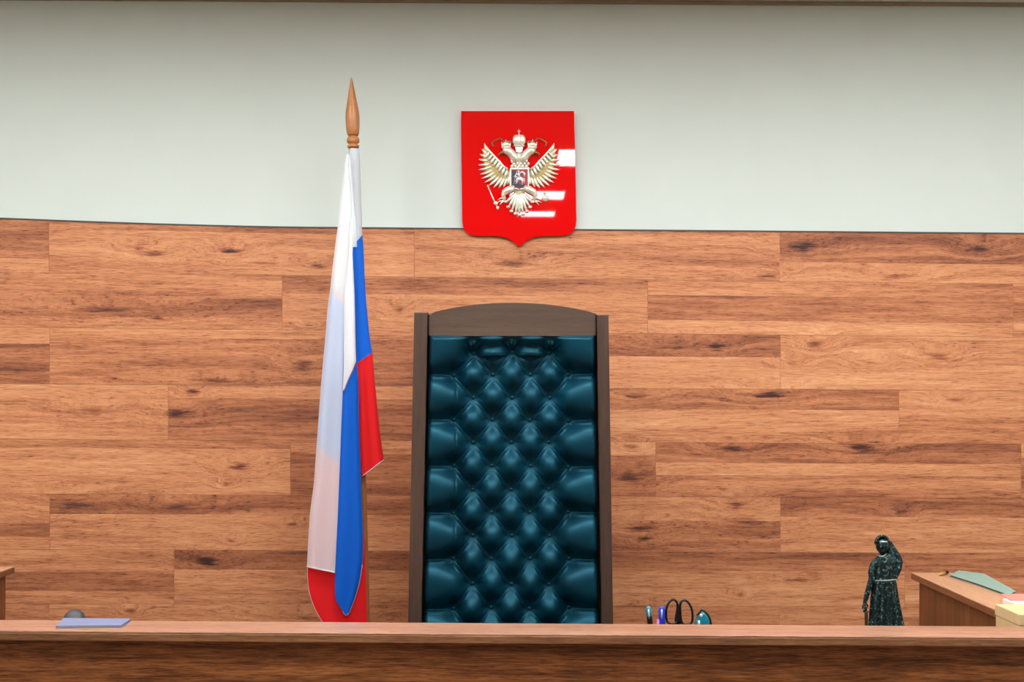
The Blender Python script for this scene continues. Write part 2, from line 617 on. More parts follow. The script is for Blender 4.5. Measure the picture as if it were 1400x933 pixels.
# thin dark strip modelled for the shadow gap along the plank tops
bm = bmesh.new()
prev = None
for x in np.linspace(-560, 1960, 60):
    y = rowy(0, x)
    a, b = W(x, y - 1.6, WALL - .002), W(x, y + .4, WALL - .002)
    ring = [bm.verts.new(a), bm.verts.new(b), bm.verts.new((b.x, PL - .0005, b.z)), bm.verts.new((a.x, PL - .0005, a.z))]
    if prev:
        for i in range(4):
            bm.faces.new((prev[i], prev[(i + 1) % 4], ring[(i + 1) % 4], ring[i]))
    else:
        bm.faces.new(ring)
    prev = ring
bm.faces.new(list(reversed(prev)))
struct(obj('shadow_line', bm, m_shadow_line))

# ------------------------------------------------------------------ ceiling lights
ORD = {-2: 'leftmost', -1: 'second from the left', 0: 'middle', 1: 'second from the right', 2: 'rightmost'}
rowsL = [(3.15, .02, .30, 2, 'nearest the panelled wall'), (1.55, .525, .28, 2, 'second from the panelled wall'), (0.14, .165, .20, 1, 'third from the panelled wall'), (-0.78, .175, .155, 1, 'farthest from the panelled wall')]
for (yc, xc, h, jm, nm) in rowsL:
    for j in range(-2, 3):
        x = xc + 1.2 * j
        if abs(x) > 2.8 or abs(j) > jm:
            continue
        t = thing('ceiling_light', 'square white ceiling light, %s in the row %s' % (ORD[j], nm), 'ceiling light', (x, yc, ZT), 'square ceiling lights')
        bm = bmesh.new()
        for (a, b, c, d) in ((-h, h, -h, -h + .012), (-h, h, h - .012, h), (-h, -h + .012, -h + .012, h - .012), (h - .012, h, -h + .012, h - .012)):
            box(bm, x + a, x + b, yc + c, yc + d, ZT - .016, ZT)
        obj('frame', bm, m_lampframe, t)
        bm = bmesh.new()
        box(bm, x - h + .012, x + h - .012, yc - h + .012, yc + h - .012, ZT - .012, ZT - .002)
        obj('diffuser', bm, m_lamp, t)

# ------------------------------------------------------------------ judge's bench
LN, LF, LZ = 3.10, 3.248, ZC - (867.5 - 540) / F * 3.10
bench = thing('judge_bench', 'long brown wooden judge bench across the bottom with a raised pale ledge', 'bench', (0, 3.15, 0))
bm = bmesh.new()
box(bm, -2.3, 2.3, LN + .0015, LF, LZ - .004, LZ, 0.0015)
obj('ledge_top', bm, m_ledge, bench)['label'] = 'pale glossy wooden top of the ledge'
bm = bmesh.new()
box(bm, -2.3, 2.3, LN, LF, LZ - .0235, LZ - .0045, 0.002)
obj('ledge', bm, m_edge, bench)
for xa, xb in ((-2.28, 2.28),):
    bm = bmesh.new()
    box(bm, xa + .0006, xb - .0006, LN + .045, LN + .065, 0.06, LZ - .024, 0.001)
    obj('front_panel', bm, m_bench, bench)
bm = bmesh.new()
box(bm, -2.28, 2.28, LN + .05, LN + .07, 0, .06)
obj('plinth', bm, m_bench, bench)
DZ = .70
bm = bmesh.new()
box(bm, -2.28, 2.28, LN + .072, 3.76, DZ - .025, DZ, 0.002)
desk = thing('judge_desk', 'low brown desk hidden behind the ledge of the judge bench', 'desk', (0, 3.45, 0))
obj('desktop', bm, m_bench, desk)
for xa in (-2.26, -.9, .9, 2.24):
    bm = bmesh.new()
    box(bm, xa, xa + .02, LN + .075, 3.70, 0, DZ - .0255)
    obj('side_panel', bm, m_bench, desk)


def counter(name, label, xl, xr, inner):
    """narrow panelled counter running from the wall towards the bench; inner = x of the panel face seen"""
    z = ZC - (782 - 540) / F * 4.3 + .006
    t = thing(name, label, 'counter', ((xl + xr) / 2, 3.9, 0))
    bm = bmesh.new()
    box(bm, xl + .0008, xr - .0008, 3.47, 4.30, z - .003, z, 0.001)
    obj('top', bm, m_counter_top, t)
    bm = bmesh.new()
    box(bm, xl, xr, 3.4695, 4.3005, z - .022, z - .0032, 0.0012)
    obj('edge_band', bm, m_counter_edge, t)
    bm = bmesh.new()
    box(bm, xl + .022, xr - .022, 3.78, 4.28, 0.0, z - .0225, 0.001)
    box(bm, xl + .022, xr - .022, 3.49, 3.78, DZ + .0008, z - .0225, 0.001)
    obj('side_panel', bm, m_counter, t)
    return t, z


ctr, CZ = counter('side_counter', 'narrow wooden counter at right running back to the wall with folders on it', 1.344, 1.512, 1)
counter('side_counter', 'dark wooden counter end just inside the left edge', -1.835, -1.667, -1)


def on_counter(px, py):
    d = (ZC - CZ) * F / (py - 540 - ROLL * (px - 700))
    return W(px, py, d)


# ------------------------------------------------------------------ chair
CD = 3.96
chair = thing('judge_chair', 'tall high-backed judge chair with button-tufted dark teal leather and brown wood frame', 'chair', W(697, 540, CD + .0) - Vector((0, 0, W(697, 540, CD).z)))


def cx(px, py, dd=0.0):
    return W(px, py, CD + dd)


def post(pts_out, pts_in, y_top, y_bot):
    bm = bmesh.new()
    front = [cx(pts_out[0], y_top), cx(pts_in[0], y_top), cx(pts_in[1], y_bot), cx(pts_out[1], y_bot)]
    prism(bm, [p + Vector((0, .075, 0)) for p in front], (0, -.10, 0), 0.004, 2)
    return bm


YB_ = 1135.0
obj('post', post((567, 553), (585.5, 571), 428, YB_), m_frame, chair)
obj('post', post((831.3, 842), (815, 826), 431, YB_), m_frame, chair)
# crest rail with an arched top
bm = bmesh.new()
xs = np.linspace(586, 814.6, 25)
top = [cx(x, 429.8 + (x - 586) / 228 * .8 - 15.6 * (1 - ((x - 702) / 116) ** 2) ** 0.9 if abs(x - 702) < 116 else 430.2) for x in xs]
bot = [cx(x, 460) for x in reversed(xs)]
prism(bm, [p + Vector((0, .07, 0)) for p in top + bot], (0, -.085, 0), 0.006, 3)
m_crest = wood('chair_rail_wood', [(0.0, lin(56, 42, 35)), (0.4, lin(76, 59, 49)), (0.7, lin(94, 75, 63)), (1.0, lin(112, 92, 78))], (), 'x', rough=0.3, contrast=0.7, fine=0.5)
obj('crest_rail', bm, m_crest, chair)
# back board
bm = bmesh.new()
prism(bm, [cx(580, 440, .07), cx(820, 440, .07), cx(826, 1010, .07), cx(570, 1010, .07)], (0, -.02, 0))
obj('back_board', bm, m_frame, chair)

# tufted leather panel
buttons = []
ROW4 = [512.5, 575, 638.5, 702, 766.5, 834, 898]
ROW3 = [482.5, 543.5, 606, 670, 734, 800.5, 866, 930]
rows_all = []
for i in range(7):
    rows_all.append((ROW3[i], 3))
    rows_all.append((ROW4[i], 4))
rows_all.append((ROW3[7], 3))


def bx(y, j, n):
    c = 699.5 - (y - 480) * 0.004
    w = 52.3 + (y - 480) * .003
    return c + (j - (n - 1) / 2) * w


segs = []
YT, YBOT = 456.5, 945.0


def edgeL(y): return 585.5 - (y - 457) * 0.0185
def edgeR(y): return 815.0 + (y - 457) * 0.011


bpos = [[(bx(y, j, n) + rng.uniform(-1, 1), y + rng.uniform(-1, 1)) for j in range(n)] for y, n in rows_all]
for i, (y, n) in enumerate(rows_all):
    for j in range(n):
        buttons.append(bpos[i][j])
    if n == 4:
        segs.append((bpos[i][0], (edgeL(y) - 8, y - 1)))
        segs.append((bpos[i][3], (edgeR(y) + 8, y - 1)))
    if i + 1 < len(rows_all):
        n2 = rows_all[i + 1][1]
        for j in range(n):
            for j2 in ((j, j + 1) if n == 3 else (j - 1, j)):
                if 0 <= j2 < n2:
                    segs.append((bpos[i][j], bpos[i + 1][j2]))
for j in range(3):          # short folds from the top row up to the rail
    segs.append((bpos[0][j], (bpos[0][j][0] - 1 + j, YT + 13)))
for j in range(2):
    segs.append((bpos[0][j], bpos[0][j + 1]))
NXL, NYL = 270, 540
ss = np.linspace(0, 1, NXL)
yy = np.linspace(YT, YBOT, NYL)
GX = np.zeros((NYL, NXL))
GY = np.zeros((NYL, NXL))
for i, y in enumerate(yy):
    GX[i] = edgeL(y) + ss * (edgeR(y) - edgeL(y))
    GY[i] = y
H = 0.054
best = np.full(GX.shape, 1e9)
soft = np.ones(GX.shape)
LAM = 10.5
hp = np.zeros(GX.shape)
lip = np.zeros(GX.shape)
for si, ((x0, y0), (x1, y1)) in enumerate(segs):
    dx, dy = x1 - x0, y1 - y0
    L2 = dx * dx + dy * dy
    tt = np.clip(((GX - x0) * dx + (GY - y0) * dy) / L2, 0, 1)
    px_, py_ = x0 + tt * dx, y0 + tt * dy
    dist = np.hypot(GX - px_, GY - py_)
    toprow = abs(dy) < 3 and max(y0, y1) < 488
    open_end = (abs(dy) < 3 and not toprow) or (y1 < YT + 24 and abs(dx) < 4)
    base = (0.66 * np.sin(tt * PI / 2) if open_end else (0.80 if toprow else 0.16) * np.sin(tt * PI)) * H
    if toprow:
        base = np.maximum(base, 0.8 * H * np.sin(tt * PI))
    soft *= 1 - np.exp(-(dist / LAM) ** 1.15)
    m = dist < best
    best = np.where(m, dist, best)
    hp = np.where(m, base, hp)
    below = (GY - py_) > 0
    amp = 0.0038 if not open_end else 0.0045
    lip = np.maximum(lip, np.where(below, amp, 0) * np.exp(-((dist - 3.6) / 1.3) ** 2) * np.sin(tt * PI) ** .5)
f0 = (1 - math.exp(-(20.0 / LAM) ** 1.15)) ** 4
prof = np.clip(soft / f0, 0, None)
prof = prof / (1 + (prof / 1.25) ** 3) ** (1 / 3) / 0.87
blend = np.exp(-(best / 7.0) ** 2)
hp = hp * blend
hgt = np.maximum(hp, 0) * (1 - np.clip(prof, 0, 1)) + H * prof + lip
for (x0, y0) in buttons:
    rb = np.hypot(GX - x0, (GY - y0))
    th = np.arctan2(GY - y0, GX - x0)
    hgt *= 1 - 0.8 * np.exp(-(rb / 7.0) ** 2)
    up = np.clip(-(GY - y0) / (rb + 1e-6), 0, 1)
    hgt += (0.0030 if y0 < 490 else 0.0010) * np.cos(13 * th + x0) * np.exp(-((rb - 11) / 6) ** 2) * (0.3 + 0.7 * up)
# vertical crease in the side pads, left
for yc0 in (600, 540, 665, 728):
    hgt -= 0.003 * np.exp(-((GX - (624 - (yc0 - 540) * .01)) / 1.2) ** 2) * np.exp(-((GY - yc0) / 16) ** 2)
eL = GX - np.array([edgeL(y) for y in yy])[:, None]
eR = np.array([edgeR(y) for y in yy])[:, None] - GX
eT = GY - YT
edge = np.minimum(np.minimum(eL, eR), eT)
qe = np.clip(edge / 9.0, 0, 1)
hgt = hgt * np.sqrt(np.clip(1 - (1 - qe) ** 2, 0, 1))
bm = bmesh.new()
G = [[bm.verts.new(cx(GX[i, j], GY[i, j]) + Vector((0, .034 - hgt[i, j], 0))) for j in range(NXL)] for i in range(NYL)]
for i in range(NYL - 1):
    for j in range(NXL - 1):
        bm.faces.new((G[i][j], G[i + 1][j], G[i + 1][j + 1], G[i][j + 1]))
obj_raw('tufted_back', bm, m_leather, chair, smooth=True)
btn_mesh = None
for (x0, y0) in buttons:
    p = cx(x0, y0) + Vector((0, .0325, 0))
    if btn_mesh is None:
        bm = bmesh.new()
        ellipsoid(bm, (0, 0, 0), (.0062, .004, .0062), 10, 6)
        btn_mesh = bpy.data.meshes.new('button')
        bm.to_mesh(btn_mesh)
        bm.free()
        btn_mesh.materials.append(m_leather)
        btn_mesh.polygons.foreach_set('use_smooth', [True] * len(btn_mesh.polygons))
    o = bpy.data.objects.new('button', btn_mesh)
    COL.objects.link(o)
    o.parent = chair
    o.location = p - chair.location
# seat, arms and legs (behind the bench)
bm = bmesh.new()
box(bm, -.27, .26, 3.50, 3.985, .40, .50, .03, 3)
obj('seat', bm, m_leather, chair, smooth=True)
bm = bmesh.new()
box(bm, -.285, .275, 3.49, 4.0, .34, .40, .005)
obj('seat_frame', bm, m_frame, chair)
for xa in (-.30, .265):
    bm = bmesh.new()
    box(bm, xa, xa + .035, 3.78, 3.95, .60, .64, .008)
    box(bm, xa + .002, xa + .033, 3.78, 3.82, .36, .60, .004)
    obj('armrest', bm, m_frame, chair)
    bm = bmesh.new()
    box(bm, xa + .002, xa + .04, 3.50, 3.54, 0, .34, .004)
    obj('leg', bm, m_frame, chair)

# ------------------------------------------------------------------ flag on its pole
FD = 4.20


def fp(px, py, dd=0.0):
    return W(px, py, FD + dd)


PTOP, PBOT = fp(483, 200), fp(501.5, 860)
pdir = (PTOP - PBOT).normalized()
pfoot = PBOT - pdir * ((PBOT.z - .05) / pdir.z)
flag = thing('flag', 'draped white, blue and red flag on a wooden pole left of the chair', 'flag', (pfoot.x, FD, 0))
bm = bmesh.new()
tube(bm, [pfoot, PTOP], .0115, 16)
obj('pole', bm, m_pole, flag, smooth=True, angle=40)
bm = bmesh.new()
for z, r0, r1 in ((0.0, .15, .15), (.02, .15, .14), (.022, .05, .045), (.07, .03, .02)):
    pass
prof_ = [(.001, .0), (.15, .0), (.15, .016), (.14, .022), (.05, .028), (.03, .06), (.022, .075), (.001, .076)]
rings = []
for (r_, z_) in prof_:
    rings.append([bm.verts.new((pfoot.x + r_ * math.cos(2 * PI * i / 28), FD + r_ * math.sin(2 * PI * i / 28), z_)) for i in range(28)])
for a, b in zip(rings, rings[1:]):
    for i in range(28):
        bm.faces.new((a[i], a[(i + 1) % 28], b[(i + 1) % 28], b[i]))
obj('base', bm, m_pole, flag, smooth=True, angle=40)
# turned finial
up = pdir
side = Vector((1, 0, 0))


def lathe_axis(bm, prof, n=24):
    u = up.cross(Vector((0, 1, 0))).normalized()
    w = up.cross(u).normalized()
    rings = []
    for (py, r) in prof:
        tpar = (200 - py) / 417.0
        c = PTOP + up * tpar
        rings.append([bm.verts.new(c + (u * math.cos(2 * PI * i / n) + w * math.sin(2 * PI * i / n)) * (r / 417.0)) for i in range(n)])
    for a, b in zip(rings, rings[1:]):
        for i in range(n):
            bm.faces.new((a[i], a[(i + 1) % n], b[(i + 1) % n], b[i]))
    bm.faces.new(rings[0])
    bm.faces.new(list(reversed(rings[-1])))


bm = bmesh.new()
lathe_axis(bm, [(186, 6.5), (183.5, 8.2), (178, 9), (170, 9.6), (160, 9.7), (152, 9.0), (142, 7.2), (132, 5.4), (122, 3.7), (113, 2.0), (108, .9), (105.5, .25)])
fin = obj('finial', bm, m_pole, flag, smooth=True)
bm = bmesh.new()
lathe_axis(bm, [(203, 6.5), (202, 8), (200.5, 8.3), (199, 8), (198, 5.8), (197, 5.8), (195.8, 8), (193.5, 8.8), (190.5, 8.6), (188, 7.2), (186.2, 5.5), (184, 5.0)])
obj('collar', bm, m_pole, fin, smooth=True)


def cloth(bm, rows, d0, curl=(.014, .014), ripple=0.0, nrip=2.0, phase=0.0, n=14, step=4.0, thick=.0, bot=None, top=None):
    """sheet between a left and a right outline [(y, xl, xr)]; bot/top = slanted ends (dy at left, dy at right)"""
    ys = np.array([r[0] for r in rows], float)
    xl = np.array([r[1] for r in rows], float)
    xr = np.array([r[2] for r in rows], float)
    m = max(3, int((ys[-1] - ys[0]) / step))
    yy = np.linspace(ys[0], ys[-1], m)
    L = np.interp(yy, ys, xl)
    Rr = np.interp(yy, ys, xr)
    for _ in range(3):
        L[1:-1] = (L[:-2] + 2 * L[1:-1] + L[2:]) / 4
        Rr[1:-1] = (Rr[:-2] + 2 * Rr[1:-1] + Rr[2:]) / 4
    g = []
    for i in range(m):
        row = []
        gi = i / (m - 1)
        for j in range(n):
            t = j / (n - 1)
            y = yy[i]
            if top is not None:
                y += (top[0] * (1 - t) + top[1] * t) * max(0, 1 - gi / .25)
            if bot is not None:
                y += (bot[0] * (1 - t) + bot[1] * t + (bot[2] * math.sin(PI * t) if len(bot) > 2 else 0)) * max(0, 1 - (1 - gi) / .2)
            x = L[i] + (Rr[i] - L[i]) * t
            dd = curl[0] * max(0, 1 - t / .22) ** 2 + curl[1] * max(0, 1 - (1 - t) / .22) ** 2
            dd += ripple * math.sin(2 * PI * nrip * t + phase + .004 * y)
            row.append(bm.verts.new(fp(x, y, d0 + dd)))
        g.append(row)
    for i in range(m - 1):
        for j in range(n - 1):
            bm.faces.new((g[i][j], g[i + 1][j], g[i + 1][j + 1], g[i][j + 1]))
    return g


def hem(parent, pts, r, mat=None):
    bm = bmesh.new()
    tube(bm, pts, r, 6)
    return obj('hem', bm, mat or m_hem, parent, smooth=True)


LEFT = [(211, 473.3), (240, 469.8), (270, 466), (305, 462.4), (345, 457), (370, 454), (400, 451), (420, 448), (460, 445), (495, 441.5), (537, 438),
        (580, 435), (620, 432), (660, 429.3), (700, 424), (740, 421.5), (776, 419.6)]
ly, lx = [q[0] for q in LEFT], [q[1] for q in LEFT]


def lft(y): return float(np.interp(y, ly, lx))


# white: left panel that falls to the hem, right strip, sleeve, and the cloth behind the top
bm = bmesh.new()
RW = [(211, 476), (240, 478), (262, 480), (290, 481), (345, 477), (400, 472), (418, 470.5), (537, 468.5), (600, 466), (640, 464.5), (700, 462), (740, 460), (779, 458)]
ys_ = sorted(set([q[0] for q in RW] + [y for y in ly if y < 776]))
gW = cloth(bm, [(y, lft(y), float(np.interp(y, [q[0] for q in RW], [q[1] for q in RW]))) for y in ys_], -.062, (.020, .006), .003, 1.0, .6, bot=(-4, 4))
edge_w = [v.co.copy() for v in gW[-1]]
# right strip of the white, ends in a slant against the blue
gS = cloth(bm, [(300, 479, 484.5), (345, 476.5, 482), (370, 474, 483.2), (400, 471.5, 484.6), (420, 470, 485.2), (460, 470, 486), (500, 469.6, 486.6), (516, 468.4, 487)], -.066, (.004, .012), .001, bot=(20, -22))
# second narrow fold near the pole
cloth(bm, [(212, 476, 478.5), (262, 478, 483), (300, 480, 487), (330, 481, 488.6), (338, 481, 488.6)], -.040, (.004, .014))
# behind
cloth(bm, [(212, 474.5, 478), (262, 467.5, 482), (300, 463.5, 486), (345, 458.5, 482), (397, 452.5, 483)], -.036, (.0, .0), bot=(-6, 18))
cloth(bm, [(390, 470, 484), (420, 470, 484), (500, 470, 485.5), (512, 470, 485.5)], -.040, (0, 0), bot=(16, -18))
o_white = obj_raw('white_stripe', bm, m_white, flag, smooth=True)
# sleeve round the pole
bm = bmesh.new()
NS = 18
pr = None
for i, y in enumerate(np.linspace(204, 336, 24)):
    xc_ = float(np.interp(y, [200, 860], [483.4, 501.5])) + .6
    rr = float(np.interp(y, [204, 250, 324], [7.0, 7.6, 7.9])) / 417.0
    c = fp(xc_, y)
    ring = [bm.verts.new(c + Vector((math.cos(2 * PI * k / NS) * rr * (1 + .05 * math.sin(3 * k + i * .5)), math.sin(2 * PI * k / NS) * rr, 0))) for k in range(NS)]
    if pr:
        for k in range(NS):
            bm.faces.new((pr[k], ring[k], ring[(k + 1) % NS], pr[(k + 1) % NS]))
    pr = ring
m_sleeve = fabric('white_sleeve_cloth', lin(214, 220, 226), 0.03)
o_sl = obj_raw('pole_sleeve', bm, m_sleeve, flag, smooth=True)
hem(o_white, [p + Vector((0, -.0015, 0)) for p in edge_w], .0022, m_white)

# blue: front fold, hoist fold, and the layer behind the white
bm = bmesh.new()
gB = cloth(bm, [(516, 468.6, 488), (537, 468.2, 490), (600, 466, 491.5), (650, 464, 493.2), (700, 461.8, 495.2), (740, 459.8, 496.6), (770, 458.2, 496), (800, 457.6, 491), (818, 458, 485.5), (828, 460, 482), (838, 468, 477.5)],
           -.054, (.004, .012), .0025, 1.0, .3, top=(22, -22), bot=(-3, 0, 5))
edge_b = [v.co.copy() for v in gB[-1]] + [gB[i][-1].co.copy() for i in range(len(gB) - 1, len(gB) - 18, -1)]
gH = cloth(bm, [(330, 481, 495.6), (345, 481, 497.2), (370, 483, 498.2), (400, 484.2, 499.8), (430, 485, 502.4), (460, 486, 505.4), (489, 486.6, 509)], -.030, (.0, .016), .003, 1.2, 0, top=(8, -9), bot=(9, -7))
cloth(bm, [(402, 452.8, 471), (420, 449.6, 471), (460, 446.4, 471), (495, 443, 471), (537, 439.5, 470), (580, 436.5, 468), (622, 433.5, 466.5)], -.036, (0, 0), top=(-5, 16), bot=(-12, 14))
o_blue = obj_raw('blue_stripe', bm, m_blue, flag, smooth=True)
hem(o_blue, [p + Vector((0, -.001, 0)) for p in edge_b], .0008)
# red: hoist fold and the layer behind that shows at the bottom
bm = bmesh.new()
gR = cloth(bm, [(490, 487, 509), (530, 488.6, 513.2), (560, 489.4, 516.2), (600, 491, 520.6), (622, 492.4, 523.4), (641, 494.6, 524.4)], -.030, (.0, .014), .004, 1.5, 0, top=(8, -8), bot=(11, -12))
edge_r = [v.co.copy() for v in gR[-1]]
gK = cloth(bm, [(626, 433.4, 468), (660, 430.4, 470), (700, 425, 490), (740, 422.5, 498), (776, 420, 499.6), (800, 421, 500.4), (815, 423.6, 500.8), (830, 429, 501.2), (845, 437, 501.6), (856, 444, 502), (875, 460, 502)], -.038, (0, 0), .003, 1.5, 1.0, top=(-12, 14))
edge_k = [r_[0].co.copy() for r_ in gK[len(gK) * 6 // 10:]]
o_red = obj_raw('red_stripe', bm, m_redcloth, flag, smooth=True)
hem(o_red, edge_r, .0013)
hem(o_red, edge_k, .0007)

# ------------------------------------------------------------------ coat of arms
SD = WALL - .014      # front of the red plaque
arms = thing('coat_of_arms', 'red shield plaque with a pale gold double-headed eagle, on the wall above the chair', 'coat of arms', W(709, 245, SD))


def zoomed(zx, zy):
    return 600 + zx / 4.24, 130 + zy / 4.24


half = [(785.2, 152.8), (785.8, 200), (787.0, 260), (787.8, 302), (786.6, 311), (783, 317.5), (777, 321.5), (768, 323), (745, 323.2), (733, 323.8), (725, 326.2), (717.5, 331), (709.8, 338.2)]
cxs = 709.0
left = [(630.2, 152.8), (630.8, 200), (631.6, 260), (632.2, 302), (633.2, 310.5), (636.5, 317), (642.5, 321.3), (651, 323), (676, 323.2), (687, 323.8), (695, 326.2), (702.4, 331)]
pts = [W(a, b, SD + .012) for a, b in half] + [W(a, b, SD + .012) for a, b in reversed(left)]
bm = bmesh.new()
prism(bm, pts, (0, -.012, 0), .0012, 2)
obj('shield_plaque', bm, m_red, arms)


def E(zx, zy, h=0.0):
    return W(645 + zx / 6.907, 170 + zy / 6.907, SD - h)


U = WALL / F / 6.907      # metres per zoomed unit
AX = 448.0


def mir(zx, s):
    return AX + (zx - AX) * s if s > 0 else 2 * AX - zx


# body
bm = bmesh.new()
ellipsoid(bm, E(448, 500, .003), (105 * U, .010, 150 * U), 20, 12)
ellipsoid(bm, E(448, 340, .004), (62 * U, .011, 75 * U), 16, 10)
body = obj('eagle_body', bm, m_gold, arms, smooth=True)
for i in range(4):
    for j in range(-2, 3):
        bm = bmesh.new()
        xx = 448 + j * 34 + (17 if i % 2 else 0)
        yy_ = 345 + i * 24
        leaf(bm, E(xx, yy_ - 12, .012), E(xx, yy_ + 22, .012), 15 * U, .004, n=5)
        obj('breast_feather', bm, m_gold, body, smooth=True)
for s in (1, -1):
    # wing: bone plus feathers
    bm = bmesh.new()
    wl = [(352, 560), (350, 440), (300, 408), (250, 345), (190, 290), (150, 245), (128, 200), (105, 240), (110, 330), (130, 430), (165, 500), (230, 545), (300, 565)]
    pw = [E(mir(a, s), b, .001) for a, b in wl]
    prism(bm, pw, (0, -.005, 0), .001, 1)
    wing = obj('wing', bm, m_gold_dark, arms)
    prim = [((160, 262), (118, 176), 13), ((158, 285), (92, 232), 14), ((162, 310), (76, 282), 14), ((168, 340), (66, 332), 15), ((176, 372), (62, 384), 15), ((186, 402), (66, 430), 15),
            ((198, 432), (76, 474), 16), ((212, 458), (92, 514), 16), ((232, 478), (120, 552), 16), ((258, 492), (160, 582), 16), ((284, 500), (205, 600), 16), ((308, 504), (252, 606), 16), ((330, 502), (298, 596), 15), ((348, 496), (338, 570), 13)]
    for (a, b, w_) in prim:
        bm = bmesh.new()
        leaf(bm, E(mir(a[0], s), a[1], .004), E(mir(b[0], s), b[1], .004), w_ * U, .006, bend=6 * U * s, n=7)
        obj('feather', bm, m_gold, wing, smooth=True)
    for i in range(8):
        t_ = i / 7
        a = (170 + 165 * t_, 262 + 170 * t_)
        b = (a[0] - 50 + 24 * t_, a[1] + 58 + 20 * t_)
        bm = bmesh.new()
        leaf(bm, E(mir(a[0], s), a[1], .008), E(mir(b[0], s), b[1], .008), 17 * U, .006, n=6)
        obj('feather', bm, m_gold, wing, smooth=True)
    bm = bmesh.new()
    tube(bm, [E(mir(a, s), b, .010) for a, b in ((134, 205), (165, 250), (210, 300), (258, 350), (300, 402), (340, 425))], [6 * U, 9 * U, 10 * U, 11 * U, 12 * U, 10 * U], 8)
    obj('wing_bone', bm, m_gold, wing, smooth=True)
    # neck and head
    bm = bmesh.new()
    tube(bm, [E(mir(a, s), b, h) for a, b, h in ((425, 350, .006), (395, 305, .009), (372, 272, .011), (346, 252, .012), (318, 248, .012), (300, 258, .011))], [44 * U, 40 * U, 37 * U, 39 * U, 36 * U, 22 * U], 12)
    head = obj('head', bm, m_gold, arms, smooth=True)
    bm = bmesh.new()
    tube(bm, [E(mir(a, s), b, .012) for a, b in ((306, 262), (280, 268), (262, 280), (254, 298))], [15 * U, 12 * U, 8 * U, 2.5 * U], 8)
    obj('beak', bm, m_gold_dark, head, smooth=True)
    bm = bmesh.new()
    ellipsoid(bm, E(mir(318, s), 246, .018), (5 * U, .002, 5 * U), 8, 6)
    obj('eye', bm, m_navy, head, smooth=True)
    for i in range(5):
        bm = bmesh.new()
        x_, y_ = 352 + i * 13, 268 + i * 14
        leaf(bm, E(mir(x_ + 8, s), y_ - 10, .016), E(mir(x_ - 16, s), y_ + 30, .014), 10 * U, .003, n=5)
        obj('feather', bm, m_gold, head, smooth=True)
    # small crown on the head
    bm = bmesh.new()
    tube(bm, [E(mir(284, s), 220, .014), E(mir(364, s), 210, .014)], 12 * U, 8)
    for a, hgt_ in ((292, 52), (312, 40), (334, 44), (356, 50)):
        tube(bm, [E(mir(a, s), 218, .012), E(mir(a + (a - 324) * .3, s), 218 - hgt_, .014)], [12 * U, 4 * U], 7)
    ellipsoid(bm, E(mir(323, s), 192, .012), (36 * U, .008, 28 * U), 10, 8)
    tube(bm, [E(mir(322, s), 175, .012), E(mir(321, s), 142, .012)], [4 * U, 3 * U], 6)
    obj('small_crown', bm, m_gold, arms, smooth=True)
    # ribbon from the great crown
    bm = bmesh.new()
    tube(bm, [E(mir(a, s), b, .006) for a, b in ((392, 180), (360, 165), (330, 158), (300, 160))], [6 * U, 7 * U, 6 * U, 5 * U], 6)
    tube(bm, [E(mir(a, s), b, .005) for a, b in ((272, 132), (236, 146), (206, 160), (190, 176), (196, 200), (212, 208))], [5 * U, 7 * U, 6 * U, 5 * U, 7 * U, 4 * U], 6)
    tube(bm, [E(mir(a, s), b, .005) for a, b in ((300, 160), (286, 146), (272, 132))], [5 * U, 5 * U, 5 * U], 6)
    obj('ribbon', bm, m_gold_dark, arms, smooth=True)
    # leg and claw
    bm = bmesh.new()
    tube(bm, [E(mir(a, s), b, h) for a, b, h in ((400, 590, .008), (350, 620, .009), (310, 640, .009), (296, 672, .008), (310, 702, .007), (300, 728, .006))], [30 * U, 34 * U, 30 * U, 20 * U, 15 * U, 9 * U], 10)
    leg = obj('leg', bm, m_gold, arms, smooth=True)
    for (a, b) in (((304, 724), (236, 742)), ((304, 726), (262, 764)), ((304, 724), (340, 744)), ((300, 700), (246, 716))):
        bm = bmesh.new()
        mid_ = ((a[0] + b[0]) / 2, (a[1] + b[1]) / 2 - 8)
        tube(bm, [E(mir(q_[0], s), q_[1], .007) for q_ in (a, mid_, b)], [8 * U, 7 * U, 3 * U], 6)
        obj('claw', bm, m_gold, leg, smooth=True)
    for i in range(4):
        bm = bmesh.new()
        x_, y_ = 385 - i * 24, 600 + i * 14
        leaf(bm, E(mir(x_ + 8, s), y_ - 14, .014), E(mir(x_ - 14, s), y_ + 40, .014), 13 * U, .004, n=5)
        obj('feather', bm, m_gold, leg, smooth=True)
# tail
bm = bmesh.new()
leaf(bm, E(448, 600, .001), E(448, 820, .001), 60 * U, .006)
tail = obj('tail', bm, m_gold_dark, arms, smooth=True)
for i in range(-4, 5):
    an = i * .27
    x1, y1 = 448 + math.sin(an) * 150 * .98, 650 + math.cos(an) * 212 - abs(i) * 3
    bm = bmesh.new()
    leaf(bm, E(448 + i * 8, 650, .004 + .001 * (4 - abs(i))), E(x1, y1, .004), 19 * U, .007, bend=-6 * U * (1 if i > 0 else -1 if i < 0 else 0), n=7)
    o = obj('feather', bm, m_gold, tail, smooth=True)
    bm = bmesh.new()
    ellipsoid(bm, E(x1 * .97 + 448 * .03, y1 - 6, .006), (19 * U, .005, 15 * U), 8, 6)
    obj('feather_tip', bm, m_gold, tail, smooth=True)
